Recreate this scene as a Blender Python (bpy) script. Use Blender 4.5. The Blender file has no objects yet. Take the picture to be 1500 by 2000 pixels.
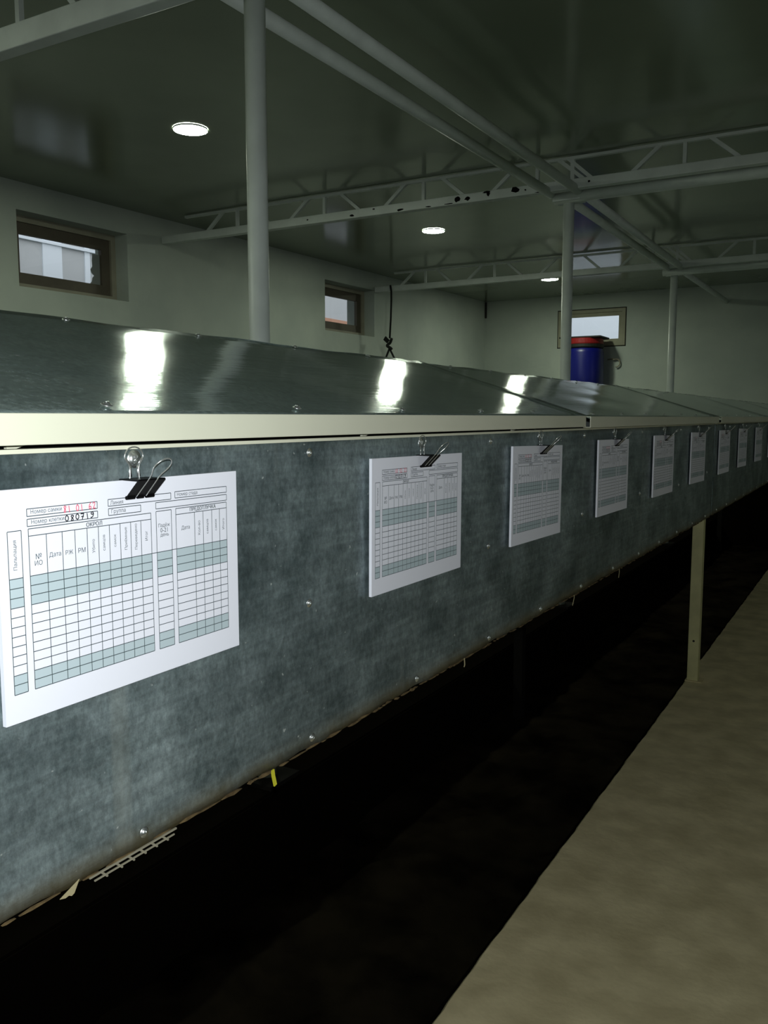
import bpy, bmesh, math, random
from mathutils import Vector, Matrix
random.seed(7)
S = 0.63          # metres per working unit
FL = 1.83         # camera height above the walkway, in working units
scene = bpy.context.scene
C = scene.collection
def P(x, y, z): return Vector((x * S, y * S, (z + FL) * S))

# ---------------------------------------------------------------- camera
f_px = 1680.0
cam_d = bpy.data.cameras.new('camera'); cam = bpy.data.objects.new('camera', cam_d); C.objects.link(cam)
cam_d.sensor_fit = 'VERTICAL'; cam_d.sensor_height = 36.0; cam_d.lens = 36.0 * f_px / 2000.0
cam_d.clip_start = 0.02; cam_d.clip_end = 200
pitch = math.atan(185 / f_px); yaw = math.atan(970 / f_px * math.cos(pitch))
cam.location = P(0, 0, 0)
cam.rotation_euler = (math.pi / 2 - pitch, 0, yaw)
scene.camera = cam
# ---------------------------------------------------------------- world, exposure
scene.view_settings.view_transform = 'Standard'
scene.view_settings.look = 'None'
scene.view_settings.gamma = 1.0
scene.view_settings.use_curve_mapping = False
scene.view_settings.exposure = 0.0
w = bpy.data.worlds.new('overcast_sky'); scene.world = w; w.use_nodes = True
bg = w.node_tree.nodes['Background']
bg.inputs[0].default_value = (0.93, 0.97, 1.0, 1); bg.inputs[1].default_value = 1.5
# ---------------------------------------------------------------- phone flash (a real lamp beside the lens)
LAMP_STRENGTH = 190.0
fl = bpy.data.lights.new('phone_flash', 'SPOT'); fo = bpy.data.objects.new('phone_flash', fl); C.objects.link(fo)
fl.energy = 42; fl.color = (0.92, 0.98, 1.0); fl.spot_size = math.radians(140); fl.spot_blend = 1.0; fl.shadow_soft_size = 0.003
fo.location = P(0.0, 0.0, 0.03)
fo.rotation_euler = cam.rotation_euler

# ---------------------------------------------------------------- materials
def mat(name, col, rough=0.6, metal=0.0, noise=0.0, nscale=6.0, bump=0.0, bscale=40.0, col2=None, spec=None, nstretch=(1, 1, 1), bstretch=(1, 1, 1), detail=4):
    m = bpy.data.materials.new(name); m.use_nodes = True
    nt = m.node_tree; b = nt.nodes['Principled BSDF']
    b.inputs['Base Color'].default_value = (*col, 1); b.inputs['Roughness'].default_value = rough; b.inputs['Metallic'].default_value = metal
    if spec is not None: b.inputs['Specular IOR Level'].default_value = spec
    tc = nt.nodes.new('ShaderNodeTexCoord')
    def noise_node(scale, st, det=4):
        mp = nt.nodes.new('ShaderNodeMapping'); mp.inputs['Scale'].default_value = st
        nt.links.new(tc.outputs['Object'], mp.inputs['Vector'])
        n = nt.nodes.new('ShaderNodeTexNoise'); n.inputs['Scale'].default_value = scale; n.inputs['Detail'].default_value = det
        nt.links.new(mp.outputs[0], n.inputs['Vector']); return n
    if col2 is not None or noise:
        n = noise_node(nscale, nstretch, detail)
        r = nt.nodes.new('ShaderNodeValToRGB')
        c2 = col2 if col2 is not None else tuple(max(0, c * (1 - noise)) for c in col)
        r.color_ramp.elements[0].position = 0.35; r.color_ramp.elements[1].position = 0.65
        r.color_ramp.elements[0].color = (*c2, 1); r.color_ramp.elements[1].color = (*col, 1)
        nt.links.new(n.outputs['Fac'], r.inputs[0]); nt.links.new(r.outputs[0], b.inputs['Base Color'])
    if bump:
        n = noise_node(bscale, bstretch, 5)
        bp = nt.nodes.new('ShaderNodeBump'); bp.inputs['Strength'].default_value = bump; bp.inputs['Distance'].default_value = 0.01
        nt.links.new(n.outputs['Fac'], bp.inputs['Height']); nt.links.new(bp.outputs[0], b.inputs['Normal'])
    m['tc'] = 1
    return m
def emis(name, col, s):
    m = bpy.data.materials.new(name); m.use_nodes = True; nt = m.node_tree; nt.nodes.clear()
    o = nt.nodes.new('ShaderNodeOutputMaterial'); e = nt.nodes.new('ShaderNodeEmission')
    e.inputs[0].default_value = (*col, 1); e.inputs[1].default_value = s; nt.links.new(e.outputs[0], o.inputs[0]); return m

M = {}
M['wall'] = mat('limewashed_plaster', (0.55, 0.60, 0.53), 0.85, col2=(0.45, 0.50, 0.45), nscale=1.6, bump=0.35, bscale=14)
M['ceiling'] = mat('glossy_ceiling_panel', (0.27, 0.31, 0.23), 0.15, col2=(0.22, 0.255, 0.185), nscale=1.2, spec=0.42)
M['walk'] = mat('worn_concrete', (0.80, 0.68, 0.40), 0.9, col2=(0.60, 0.50, 0.28), nscale=9, bump=0.25, bscale=22, detail=9)
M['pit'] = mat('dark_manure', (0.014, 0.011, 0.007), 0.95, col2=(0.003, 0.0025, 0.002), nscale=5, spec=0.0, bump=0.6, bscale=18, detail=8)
M['pitwall'] = mat('soiled_pit_and_shade', (0.005, 0.004, 0.003), 0.95, spec=0.0)  # soiled pit wall; also the black standing in for shade at the far end
M['far_shade'] = mat('far_walkway_shade_black', (0.005, 0.004, 0.003), 0.95, spec=0.0)  # far walkway coloured near black in place of the darkness under the cages
M['paint'] = mat('white_painted_steel', (0.74, 0.79, 0.74), 0.45, noise=0.12, nscale=9, bump=0.08, bscale=30)
M['rust_and_shade'] = mat('rusty_steel_and_shade', (0.008, 0.007, 0.006), 0.9, spec=0.1)  # chipped bare steel; also stands in for shade on rear legs and base plates
M['cream'] = mat('cream_painted_profile', (0.80, 0.79, 0.62), 0.38, noise=0.06, nscale=4)
M['creamleg'] = mat('cream_painted_leg', (0.64, 0.60, 0.31), 0.5, noise=0.2, nscale=12)
M['screw'] = mat('zinc_screw', (0.75, 0.78, 0.76), 0.32, metal=0.95)
M['paper'] = mat('white_paper', (0.86, 0.86, 0.93), 0.75)
M['ink'] = mat('printed_ink', (0.035, 0.055, 0.06), 0.8)
M['tint'] = mat('grey_green_tint', (0.50, 0.59, 0.62), 0.8)
M['red_ink'] = mat('red_pen', (0.75, 0.03, 0.10), 0.7)
M['black_ink'] = mat('black_pen', (0.006, 0.006, 0.01), 0.7)
M['clip'] = mat('black_clip_steel', (0.002, 0.002, 0.0025), 0.45, spec=0.12)
M['chrome'] = mat('chrome_wire', (0.85, 0.87, 0.85), 0.26, metal=0.9)
M['frame'] = mat('beige_window_frame', (0.36, 0.34, 0.26), 0.6, noise=0.15, nscale=8)
M['sash'] = mat('brown_window_sash', (0.13, 0.11, 0.08), 0.6, noise=0.2, nscale=8)
M['backframe'] = mat('olive_window_frame', (0.37, 0.36, 0.26), 0.7, noise=0.15, nscale=6)
M['gap'] = mat('dark_joint', (0.03, 0.03, 0.022), 0.9)
M['blue'] = mat('blue_plastic', (0.005, 0.008, 0.16), 0.35)
M['red'] = mat('red_plastic', (0.30, 0.012, 0.012), 0.45)
M['black'] = mat('black_plastic', (0.012, 0.014, 0.010), 0.6)
M['rope'] = mat('black_cord', (0.010, 0.012, 0.010), 0.9)
M['wire'] = mat('dirty_galvanised_wire', (0.36, 0.33, 0.24), 0.6, metal=0.3)
M['straw'] = mat('yellow_straw', (0.62, 0.58, 0.03), 0.7)
M['drystraw'] = mat('dry_straw', (0.42, 0.36, 0.20), 0.8)
M['grime'] = mat('dried_grime', (0.06, 0.036, 0.010), 0.95, col2=(0.17, 0.115, 0.045), nscale=60)
M['facade'] = mat('grey_facade_render', (0.55, 0.57, 0.58), 0.9, noise=0.12, nscale=1.2)
M['facade_white'] = mat('white_facade_strip', (0.80, 0.86, 0.92), 0.8)
M['facade_orange'] = mat('terracotta_band', (0.55, 0.30, 0.20), 0.9)
M['film'] = mat('torn_grey_film', (0.42, 0.43, 0.40), 0.8)
M['ground'] = mat('wet_yard_asphalt', (0.20, 0.20, 0.19), 0.9)

def glass(name):
    m = bpy.data.materials.new(name); m.use_nodes = True; nt = m.node_tree; nt.nodes.clear()
    o = nt.nodes.new('ShaderNodeOutputMaterial'); t = nt.nodes.new('ShaderNodeBsdfTransparent'); g = nt.nodes.new('ShaderNodeBsdfGlossy')
    g.inputs['Roughness'].default_value = 0.03; t.inputs[0].default_value = (0.85, 0.87, 0.88, 1)
    fr = nt.nodes.new('ShaderNodeFresnel'); fr.inputs[0].default_value = 1.45
    mx = nt.nodes.new('ShaderNodeMixShader')
    nt.links.new(fr.outputs[0], mx.inputs[0]); nt.links.new(t.outputs[0], mx.inputs[1]); nt.links.new(g.outputs[0], mx.inputs[2]); nt.links.new(mx.outputs[0], o.inputs[0])
    return m
M['glass'] = glass('window_glass')

def galvanised(name, c1, c2, rough, metal, grime, streak_axis, bumpy):
    """zinc sheet: cloudy tone, rolling marks along the row, white specks; 'grime' adds an olive stain band on the lowest edge"""
    m = bpy.data.materials.new(name); m.use_nodes = True; nt = m.node_tree; N = nt.nodes; L = nt.links
    b = N['Principled BSDF']; b.inputs['Metallic'].default_value = metal
    tc = N.new('ShaderNodeTexCoord')
    def nz(scale, st, det=5, rg=0.55):
        mp = N.new('ShaderNodeMapping'); mp.inputs['Scale'].default_value = st; L.new(tc.outputs['Object'], mp.inputs['Vector'])
        n = N.new('ShaderNodeTexNoise'); n.inputs['Scale'].default_value = scale; n.inputs['Detail'].default_value = det; n.inputs['Roughness'].default_value = rg
        L.new(mp.outputs[0], n.inputs['Vector']); return n.outputs['Fac']
    def ramp(fac, p0, c0, p1, c1_):
        r = N.new('ShaderNodeValToRGB'); r.color_ramp.elements[0].position = p0; r.color_ramp.elements[1].position = p1
        r.color_ramp.elements[0].color = (*c0, 1); r.color_ramp.elements[1].color = (*c1_, 1); L.new(fac, r.inputs[0]); return r.outputs[0]
    def mix(fac, a, b_, mode='MIX'):
        x = N.new('ShaderNodeMix'); x.data_type = 'RGBA'; x.blend_type = mode
        if isinstance(fac, float): x.inputs[0].default_value = fac
        else: L.new(fac, x.inputs[0])
        for i, v in ((6, a), (7, b_)):
            if isinstance(v, tuple): x.inputs[i].default_value = (*v, 1)
            else: L.new(v, x.inputs[i])
        return x.outputs[2]
    cloud = ramp(nz(11, (1, 0.8, 1), 9, 0.72), 0.38, c1, 0.66, c2)
    big = ramp(nz(2.6, (1, 1, 0.8), 3), 0.36, (0.60, 0.62, 0.62), 0.64, (1.12, 1.12, 1.12))
    fine = ramp(nz(150, (1, 1, 0.6), 6, 0.8), 0.36, (0.70, 0.70, 0.70), 0.68, (1.32, 1.32, 1.32))
    cloud = mix(1.0, cloud, big, 'MULTIPLY') if grime else cloud
    cloud = mix(1.0, cloud, fine, 'MULTIPLY')
    roll = ramp(nz(120, (1, 0.05, 1.0) if streak_axis == 'Y' else (1, 1, 1), 5), 0.38, (0.87, 0.87, 0.88), 0.66, (1.13, 1.13, 1.13))
    col = mix(1.0, cloud, roll, 'MULTIPLY')
    drip = ramp(nz(16, (1, 1.0, 0.06), 4), 0.60, (0, 0, 0), 0.80, (0.5, 0.5, 0.5))
    col = mix(drip, col, (0.55, 0.58, 0.52))
    specks = ramp(nz(95, (1, 1, 1), 2), 0.71, (0, 0, 0), 0.76, (0.8, 0.8, 0.8))
    col = mix(specks, col, (0.75, 0.8, 0.78))
    met = None
    if grime:
        sp = N.new('ShaderNodeSeparateXYZ'); L.new(tc.outputs['Object'], sp.inputs[0])
        mr = N.new('ShaderNodeMapRange'); z0 = (-0.69 + FL) * S
        mr.inputs['From Min'].default_value = z0 + 0.032; mr.inputs['From Max'].default_value = z0 - 0.004
        L.new(sp.outputs['Z'], mr.inputs['Value'])
        ad = N.new('ShaderNodeMath'); ad.operation = 'MULTIPLY'; L.new(mr.outputs[0], ad.inputs[0])
        n2 = N.new('ShaderNodeMath'); n2.operation = 'MULTIPLY_ADD'; L.new(nz(16, (1, 1, 1), 6), n2.inputs[0]); n2.inputs[1].default_value = 2.4; n2.inputs[2].default_value = -0.3
        n2.use_clamp = True; L.new(n2.outputs[0], ad.inputs[1])
        col = mix(ad.outputs[0], col, (0.12, 0.085, 0.022))
        im = N.new('ShaderNodeMath'); im.operation = 'MULTIPLY_ADD'; L.new(ad.outputs[0], im.inputs[0]); im.inputs[1].default_value = -metal; im.inputs[2].default_value = metal
        L.new(im.outputs[0], b.inputs['Metallic'])
    L.new(col, b.inputs['Base Color'])
    rr = N.new('ShaderNodeMapRange'); rr.inputs['To Min'].default_value = rough * 0.8; rr.inputs['To Max'].default_value = rough * 1.25
    L.new(nz(12, (1, 1, 1), 5), rr.inputs['Value']); L.new(rr.outputs[0], b.inputs['Roughness'])
    bp = N.new('ShaderNodeBump'); bp.inputs['Strength'].default_value = bumpy; bp.inputs['Distance'].default_value = 0.004
    if streak_axis == 'Y':
        L.new(nz(60, (1, 0.06, 1), 3), bp.inputs['Height'])
    else:
        L.new(nz(70, (1.0, 0.05, 1), 3), bp.inputs['Height'])
    L.new(bp.outputs[0], b.inputs['Normal'])
    return m
M['galv'] = galvanised('weathered_zinc_sheet', (0.15, 0.195, 0.20), (0.40, 0.48, 0.49), 0.40, 0.56, True, 'Y', 0.25)
M['lid'] = galvanised('bright_zinc_lid', (0.36, 0.46, 0.44), (0.50, 0.62, 0.59), 0.11, 0.56, False, 'L', 0.07)
M['zincback'] = mat('zinc_body_sheet', (0.35, 0.38, 0.37), 0.5, metal=0.7)

# ---------------------------------------------------------------- mesh helpers (coordinates in working units)
def nb(): return bmesh.new()
def add_box(bm, x0, x1, y0, y1, z0, z1):
    v = [bm.verts.new((x, y, z)) for x in (x0, x1) for y in (y0, y1) for z in (z0, z1)]
    for q in ((0, 1, 3, 2), (4, 6, 7, 5), (0, 4, 5, 1), (2, 3, 7, 6), (0, 2, 6, 4), (1, 5, 7, 3)): bm.faces.new([v[i] for i in q])
def add_poly_prism(bm, pts, axis, a0, a1):
    """extrude polygon pts (2-D) along axis"""
    def mk(p, a):
        return {'x': (a, p[0], p[1]), 'y': (p[0], a, p[1]), 'z': (p[0], p[1], a)}[axis]
    A = [bm.verts.new(mk(p, a0)) for p in pts]; B = [bm.verts.new(mk(p, a1)) for p in pts]
    n = len(pts); bm.faces.new(A[::-1]); bm.faces.new(B)
    for i in range(n): bm.faces.new((A[i], A[(i + 1) % n], B[(i + 1) % n], B[i]))
def add_tube(bm, pts, r, n=12, cap=True, squash=None):
    pts = [Vector(p) for p in pts]; rings = []; prev = None
    for i, p in enumerate(pts):
        t = ((pts[min(i + 1, len(pts) - 1)] - pts[max(i - 1, 0)])).normalized()
        if prev is None:
            a = t.orthogonal().normalized()
            if abs(t.z) < 0.9: a = Vector((0, 0, 1)).cross(t).normalized()
        else: a = (prev - t * prev.dot(t)).normalized()
        prev = a; b = t.cross(a); ri = r[i] if isinstance(r, (list, tuple)) else r
        rings.append([bm.verts.new(p + a * math.cos(2 * math.pi * k / n) * ri + b * math.sin(2 * math.pi * k / n) * ri) for k in range(n)])
    for A, B in zip(rings, rings[1:]):
        for k in range(n): bm.faces.new((A[k], A[(k + 1) % n], B[(k + 1) % n], B[k]))
    if cap: bm.faces.new(rings[0][::-1]); bm.faces.new(rings[-1])
def add_beam(bm, p0, p1, wd, ht, up=(0, 0, 1)):
    """rectangular bar between two points"""
    p0 = Vector(p0); p1 = Vector(p1); t = (p1 - p0).normalized(); u = Vector(up); s = t.cross(u).normalized(); u = s.cross(t)
    q = []
    for p in (p0, p1):
        q.append([bm.verts.new(p + s * sx * wd / 2 + u * sz * ht / 2) for sx, sz in ((-1, -1), (1, -1), (1, 1), (-1, 1))])
    bm.faces.new(q[0][::-1]); bm.faces.new(q[1])
    for k in range(4): bm.faces.new((q[0][k], q[0][(k + 1) % 4], q[1][(k + 1) % 4], q[1][k]))
def add_lathe(bm, prof, cx, cy, n=24, cap=True):
    rings = [[bm.verts.new((cx + r * math.cos(2 * math.pi * k / n), cy + r * math.sin(2 * math.pi * k / n), z)) for k in range(n)] for r, z in prof]
    for A, B in zip(rings, rings[1:]):
        for k in range(n): bm.faces.new((A[k], A[(k + 1) % n], B[(k + 1) % n], B[k]))
    if cap: bm.faces.new(rings[0][::-1]); bm.faces.new(rings[-1])
def obj(name, bm, material, parent=None, origin=(0, 0, -FL), smooth=False, world=True, bevel=0.0):
    """mesh object; vertices given in working units; local frame = origin (working units)"""
    o3 = Vector(origin)
    for v in bm.verts: v.co = (v.co - o3) * S if world else v.co * S
    bmesh.ops.recalc_face_normals(bm, faces=bm.faces)
    me = bpy.data.meshes.new(name); bm.to_mesh(me); bm.free()
    if isinstance(material, (list, tuple)):
        for mm in material: me.materials.append(mm)
    else: me.materials.append(material)
    if smooth:
        for p in me.polygons: p.use_smooth = True
    o = bpy.data.objects.new(name, me); C.objects.link(o)
    if parent is not None: o.parent = parent
    else: o.location = P(*origin)
    if bevel:
        b = o.modifiers.new('bevel', 'BEVEL'); b.width = bevel; b.segments = 2; b.limit_method = 'ANGLE'
    return o
def tag(o, label, cat, group=None):
    o['label'] = label; o['category'] = cat
    if group: o['group'] = group
    return o
def thing(name, label, cat, origin, group=None, rot=(0, 0, 0)):
    o = bpy.data.objects.new(name, None); C.objects.link(o); o.location = P(*origin); o.rotation_euler = rot
    o.empty_display_size = 0.05
    return tag(o, label, cat, group)
def struct(o): o['kind'] = 'structure'; return o
def dup(root, loc=None, rot=None):
    r = root.copy(); C.objects.link(r)
    if loc is not None: r.location = loc
    if rot is not None: r.rotation_euler = rot
    for ch in list(root.children):
        c = ch.copy(); C.objects.link(c); c.parent = r
        for g in list(ch.children):
            d = g.copy(); C.objects.link(d); d.parent = c
    return r

# ---------------------------------------------------------------- room shell
HC = 2.35
A0 = Vector((-7.633, 5.72, 0)); B0 = Vector((-7.164, 16.663, 0)); WD = (B0 - A0).normalized(); WN = Vector((-WD.y, WD.x, 0))   # along-wall, outward
def LW(s, off, z): p = A0 + WD * s + WN * off; return Vector((p.x, p.y, z))
def wall_box(bm, s0, s1, o0, o1, z0, z1):
    v = [bm.verts.new(LW(s, o, z)) for s in (s0, s1) for o in (o0, o1) for z in (z0, z1)]
    for q in ((0, 1, 3, 2), (4, 6, 7, 5), (0, 4, 5, 1), (2, 3, 7, 6), (0, 2, 6, 4), (1, 5, 7, 3)): bm.faces.new([v[i] for i in q])
WT = 0.55
wins = [(-5.06, -3.66), (0.16, 1.575), (5.385, 6.765)]; ZW0, ZW1 = 1.32, 2.075
bm = nb()
wall_box(bm, -12.2, 11.5, 0, WT, -FL, ZW0); wall_box(bm, -12.2, 11.5, 0, WT, ZW1, HC + 0.2)
edges = [-12.2] + [v for w_ in wins for v in w_] + [11.5]
for i in range(0, len(edges), 2): wall_box(bm, edges[i], edges[i + 1], 0, WT, ZW0, ZW1)
struct(obj('wall_left', bm, M['wall']))
# back wall with one window opening
YB = 16.66; BX0, BX1, BZ0, BZ1 = -5.62, -4.27, 1.345, 2.08
bm = nb()
add_box(bm, -8.2, 3.6, YB, YB + WT, -FL, BZ0); add_box(bm, -8.2, 3.6, YB, YB + WT, BZ1, HC + 0.2)
add_box(bm, -8.2, BX0, YB, YB + WT, BZ0, BZ1); add_box(bm, BX1, 3.6, YB, YB + WT, BZ0, BZ1)
struct(obj('wall_back', bm, M['wall']))
XR = 3.0
added_wins = [(-3.2, -1.8), (2.0, 3.4), (7.2, 8.6), (12.4, 13.8)]  # unseen right-hand windows, added to bring daylight into the room
ZR0 = 0.2  # low sills let more added daylight onto the cage fronts and floor
bm = nb(); add_box(bm, XR, XR + WT, -6.6, YB + .5, -FL, ZR0); add_box(bm, XR, XR + WT, -6.6, YB + .5, ZW1, HC + 0.2)
edges = [-6.6] + [v for w_ in added_wins for v in w_] + [YB + .5]
for i in range(0, len(edges), 2): add_box(bm, XR, XR + WT, edges[i], edges[i + 1], ZR0, ZW1)
struct(obj('wall_right', bm, M['wall']))
bm = nb(); add_box(bm, -8.9, 3.6, -6.5, -6.0, -FL, HC + 0.2); struct(obj('wall_front', bm, M['wall']))
bm = nb(); add_box(bm, -8.9, 3.7, -6.5, YB + .5, HC, HC + 0.15); struct(obj('ceiling', bm, M['ceiling']))
# walkways and the manure channel under the cages
XE = -1.09; XF = -2.50; ZP = -FL - 0.55
def jag(y): return 0.0015 * math.sin(y * 9.1) + 0.0015 * math.sin(y * 23 + 1) + 0.001 * math.sin(y * 51)
bm = nb()
ys = [-6.0 + i * (YB + 6.0) / 500 for i in range(501)]
prev = None
for y in ys:
    xe = XE + jag(y)
    row = [bm.verts.new(p) for p in ((xe, y, ZP), (xe, y, -FL - 0.012), (xe + 0.01, y, -FL), (XR, y, -FL))]
    if prev:
        for k in range(3): bm.faces.new((prev[k], prev[k + 1], row[k + 1], row[k]))
    prev = row
struct(obj('floor', bm, M['walk']))
bm = nb(); add_box(bm, -8.9, XF, -6, YB, ZP - .1, -FL); struct(obj('floor', bm, M['far_shade']))
bm = nb(); add_box(bm, XF - 1.5, XE + .05, YB - .06, YB + .02, ZP - .1, -.70); struct(obj('shade_board', bm, M['pitwall']))  # added black board standing in for the darkness below the far cages
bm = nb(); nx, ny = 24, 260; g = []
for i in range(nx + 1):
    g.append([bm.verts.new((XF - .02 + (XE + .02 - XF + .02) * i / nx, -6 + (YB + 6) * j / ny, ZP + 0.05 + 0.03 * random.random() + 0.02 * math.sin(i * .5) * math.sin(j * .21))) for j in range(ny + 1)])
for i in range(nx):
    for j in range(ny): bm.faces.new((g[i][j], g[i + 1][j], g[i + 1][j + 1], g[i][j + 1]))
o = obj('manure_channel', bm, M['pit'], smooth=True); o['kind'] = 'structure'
# soiled lining on the channel side of the walkway edge
bm = nb()
for y0, y1 in zip(ys, ys[1:]):
    pass
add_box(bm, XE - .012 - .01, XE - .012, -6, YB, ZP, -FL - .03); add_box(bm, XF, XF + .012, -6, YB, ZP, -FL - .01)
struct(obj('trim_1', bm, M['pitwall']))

# ---------------------------------------------------------------- windows
def build_window(name, T, w0, w1, z0, z1, depth, m_out, m_in, fo_, fs, flush=False):
    """T(s, off, z) maps into the room; the frame sits 'depth' into the wall"""
    def ring(bm, a0, a1, c0, c1, t, d0, d1):
        for (p0, p1, q0, q1) in ((a0, a1, c0, c0 + t), (a0, a1, c1 - t, c1), (a0, a0 + t, c0 + t, c1 - t), (a1 - t, a1, c0 + t, c1 - t)):
            v = [bm.verts.new(T(s, o_, z)) for s in (p0, p1) for o_ in (d0, d1) for z in (q0, q1)]
            for q in ((0, 1, 3, 2), (4, 6, 7, 5), (0, 4, 5, 1), (2, 3, 7, 6), (0, 2, 6, 4), (1, 5, 7, 3)): bm.faces.new([v[i] for i in q])
    org = T((w0 + w1) / 2, depth, z0)
    root = bpy.data.objects.new(name, None); C.objects.link(root); root.location = P(*org); root['kind'] = 'structure'
    bm = nb(); ring(bm, w0, w1, z0, z1, fo_, depth, depth + 0.10); obj('window_frame', bm, m_out, root, org)
    bm = nb(); ring(bm, w0 + fo_, w1 - fo_, z0 + fo_, z1 - fo_, fs, depth + 0.03, depth + 0.08); obj('window_sash', bm, m_in, root, org)
    bm = nb(); e = fo_ + fs
    v = [bm.verts.new(T(s, depth + 0.055, z)) for s, z in ((w0 + e, z0 + e), (w1 - e, z0 + e), (w1 - e, z1 - e), (w0 + e, z1 - e))]; bm.faces.new(v)
    obj('window_pane', bm, M['glass'], root, org)
    return root, org
TR = lambda s, o_, z: Vector((XR + o_, s, z))
n = 1
for (a, b) in wins:
    r_, org_ = build_window('window_%d' % n, LW, a, b, ZW0, ZW1, 0.2, M['frame'], M['sash'], 0.065, 0.115)
    if n == 2: W2 = (r_, org_)
    n += 1
TB = lambda s, o_, z: Vector((s, YB + o_, z))
r_, org_ = build_window('window_%d' % n, TB, BX0 + .02, BX1 - .02, BZ0 + .02, BZ1 - .02, -0.012, M['backframe'], M['backframe'], 0.06, 0.07)
bm = nb()
for (x0, x1, z0, z1) in ((BX0, BX1, BZ1 - .02, BZ1), (BX0, BX1, BZ0, BZ0 + .02), (BX0, BX0 + .02, BZ0 + .02, BZ1 - .02), (BX1 - .02, BX1, BZ0 + .02, BZ1 - .02)):
    add_box(bm, x0, x1, YB + .004, YB + .03, z0, z1)
obj('frame_joint', bm, M['gap'], r_, org_)
n += 1
for (a, b) in added_wins:
    build_window('window_%d' % n, TR, a, b, ZR0, ZW1, 0.2, M['frame'], M['sash'], 0.065, 0.115); n += 1
# torn film caught on the pane of the near window
bm = nb(); pts = [(1.410, 1.50), (1.245, 1.50), (1.275, 1.53), (1.285, 1.57), (1.310, 1.60), (1.275, 1.62), (1.260, 1.66), (1.290, 1.70), (1.285, 1.76), (1.295, 1.84), (1.410, 1.84)]
A_ = [bm.verts.new(LW(s, 0.262, z)) for s, z in pts]; bm.faces.new(A_)
obj('torn_film', bm, M['film'], W2[0], W2[1])

# neighbouring buildings and yard outside
bm = nb(); add_box(bm, -11.6, -11.0, -10, 30, -FL, 5.2); nb_ = obj('neighbour_facade', bm, M['facade']); nb_['kind'] = 'structure'
bm = nb()
for (y0, y1) in ((8.90, 9.25), (9.69, 9.79)): add_box(bm, -11.02, -10.98, y0, y1, -FL, 3.2)
for (y0, y1) in ((3.3, 3.7), (5.6, 6.0)): add_box(bm, -11.02, -10.98, y0, y1, -FL, 3.2)
o = obj('facade_pilaster', bm, M['facade_white'], nb_); o.location = (0, 0, 0)
bm = nb(); add_box(bm, -11.06, -10.95, -10, 12.5, 2.585, 2.625); obj('facade_rail', bm, M['facade_white'], nb_)
bm = nb(); add_box(bm, -11.05, -10.98, 14, 17.45, 1.7, 2.235); obj('facade_band', bm, M['facade_orange'], nb_)
bm = nb(); add_box(bm, -9.5, -2.0, YB + 6, YB + 6.4, -FL, 6.0); o = struct(obj('neighbour_facade', bm, M['facade_white']))
bm = nb(); add_box(bm, -40, 40, -40, 60, -FL - 0.9, -FL - 0.8); struct(obj('yard_ground', bm, M['ground']))

# ---------------------------------------------------------------- steel roof structure
def steel_post(Y, X, label):
    t = thing('steel_post', label, 'post', (X, Y, -FL), 'white round posts')
    bm = nb(); add_lathe(bm, [(0.05, -FL), (0.05, 2.12)], X, Y, 24); obj('pipe', bm, M['paint'], t, (X, Y, -FL), smooth=False)
    for p in t.children[-1].data.polygons: p.use_smooth = len(p.vertices) == 4
    bm = nb(); add_box(bm, X - .12, X + .12, Y - .12, Y + .12, -FL, -FL + .02); obj('base_plate', bm, M['rust_and_shade'], t, (X, Y, -FL))  # base plate blackened to merge with the dark under the cages
    bm = nb(); add_box(bm, X - .13, X + .13, Y - .09, Y + .09, 1.985, 2.0); obj('head_plate', bm, M['paint'], t, (X, Y, -FL))
    return t
XPST = -2.62
for Y, lab in ((3.36, 'white round steel post nearest the camera, rising out of the top of the photo'),
               (8.02, 'white round steel post in front of the blue drum and back window'),
               (12.75, 'white round steel post farthest away, right of the back window')): steel_post(Y, XPST, lab)
def roof_pipe(p0, p1, label):
    o3 = ((Vector(p0) + Vector(p1)) / 2)
    bm = nb(); add_tube(bm, [p0, p1], 0.042, 16); o = obj('roof_pipe', bm, M['paint'], None, tuple(o3))
    for p in o.data.polygons: p.use_smooth = len(p.vertices) == 4
    tag(o, label, 'pipe', 'round white pipes running lengthwise under the ceiling')
roof_pipe((-2.90, 3.0, 2.06), (-2.765, 7.95, 2.06), 'left pipe of the white pair from the near post to the middle post')
roof_pipe((-2.61, 3.0, 2.06), (-2.51, 7.95, 2.06), 'right pipe of the white pair from the near post to the middle post')
roof_pipe((-2.69, 8.1, 2.06), (-2.67, 12.7, 2.06), 'left pipe of the white pair from the middle post to the far post')
roof_pipe((-2.50, 8.1, 2.06), (-2.50, 12.7, 2.06), 'right pipe of the white pair from the middle post to the far post')
roof_pipe((-2.55, 12.85, 2.06), (-2.50, YB, 2.06), 'single white pipe from the far post to the back wall')
roof_pipe((-2.90, -6.0, 2.06), (-2.90, 2.98, 2.06), 'left white pipe behind the near post, above the top of the photo')
roof_pipe((-2.61, -6.0, 2.06), (-2.61, 2.98, 2.06), 'right white pipe before the near post, above the top of the photo')
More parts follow.
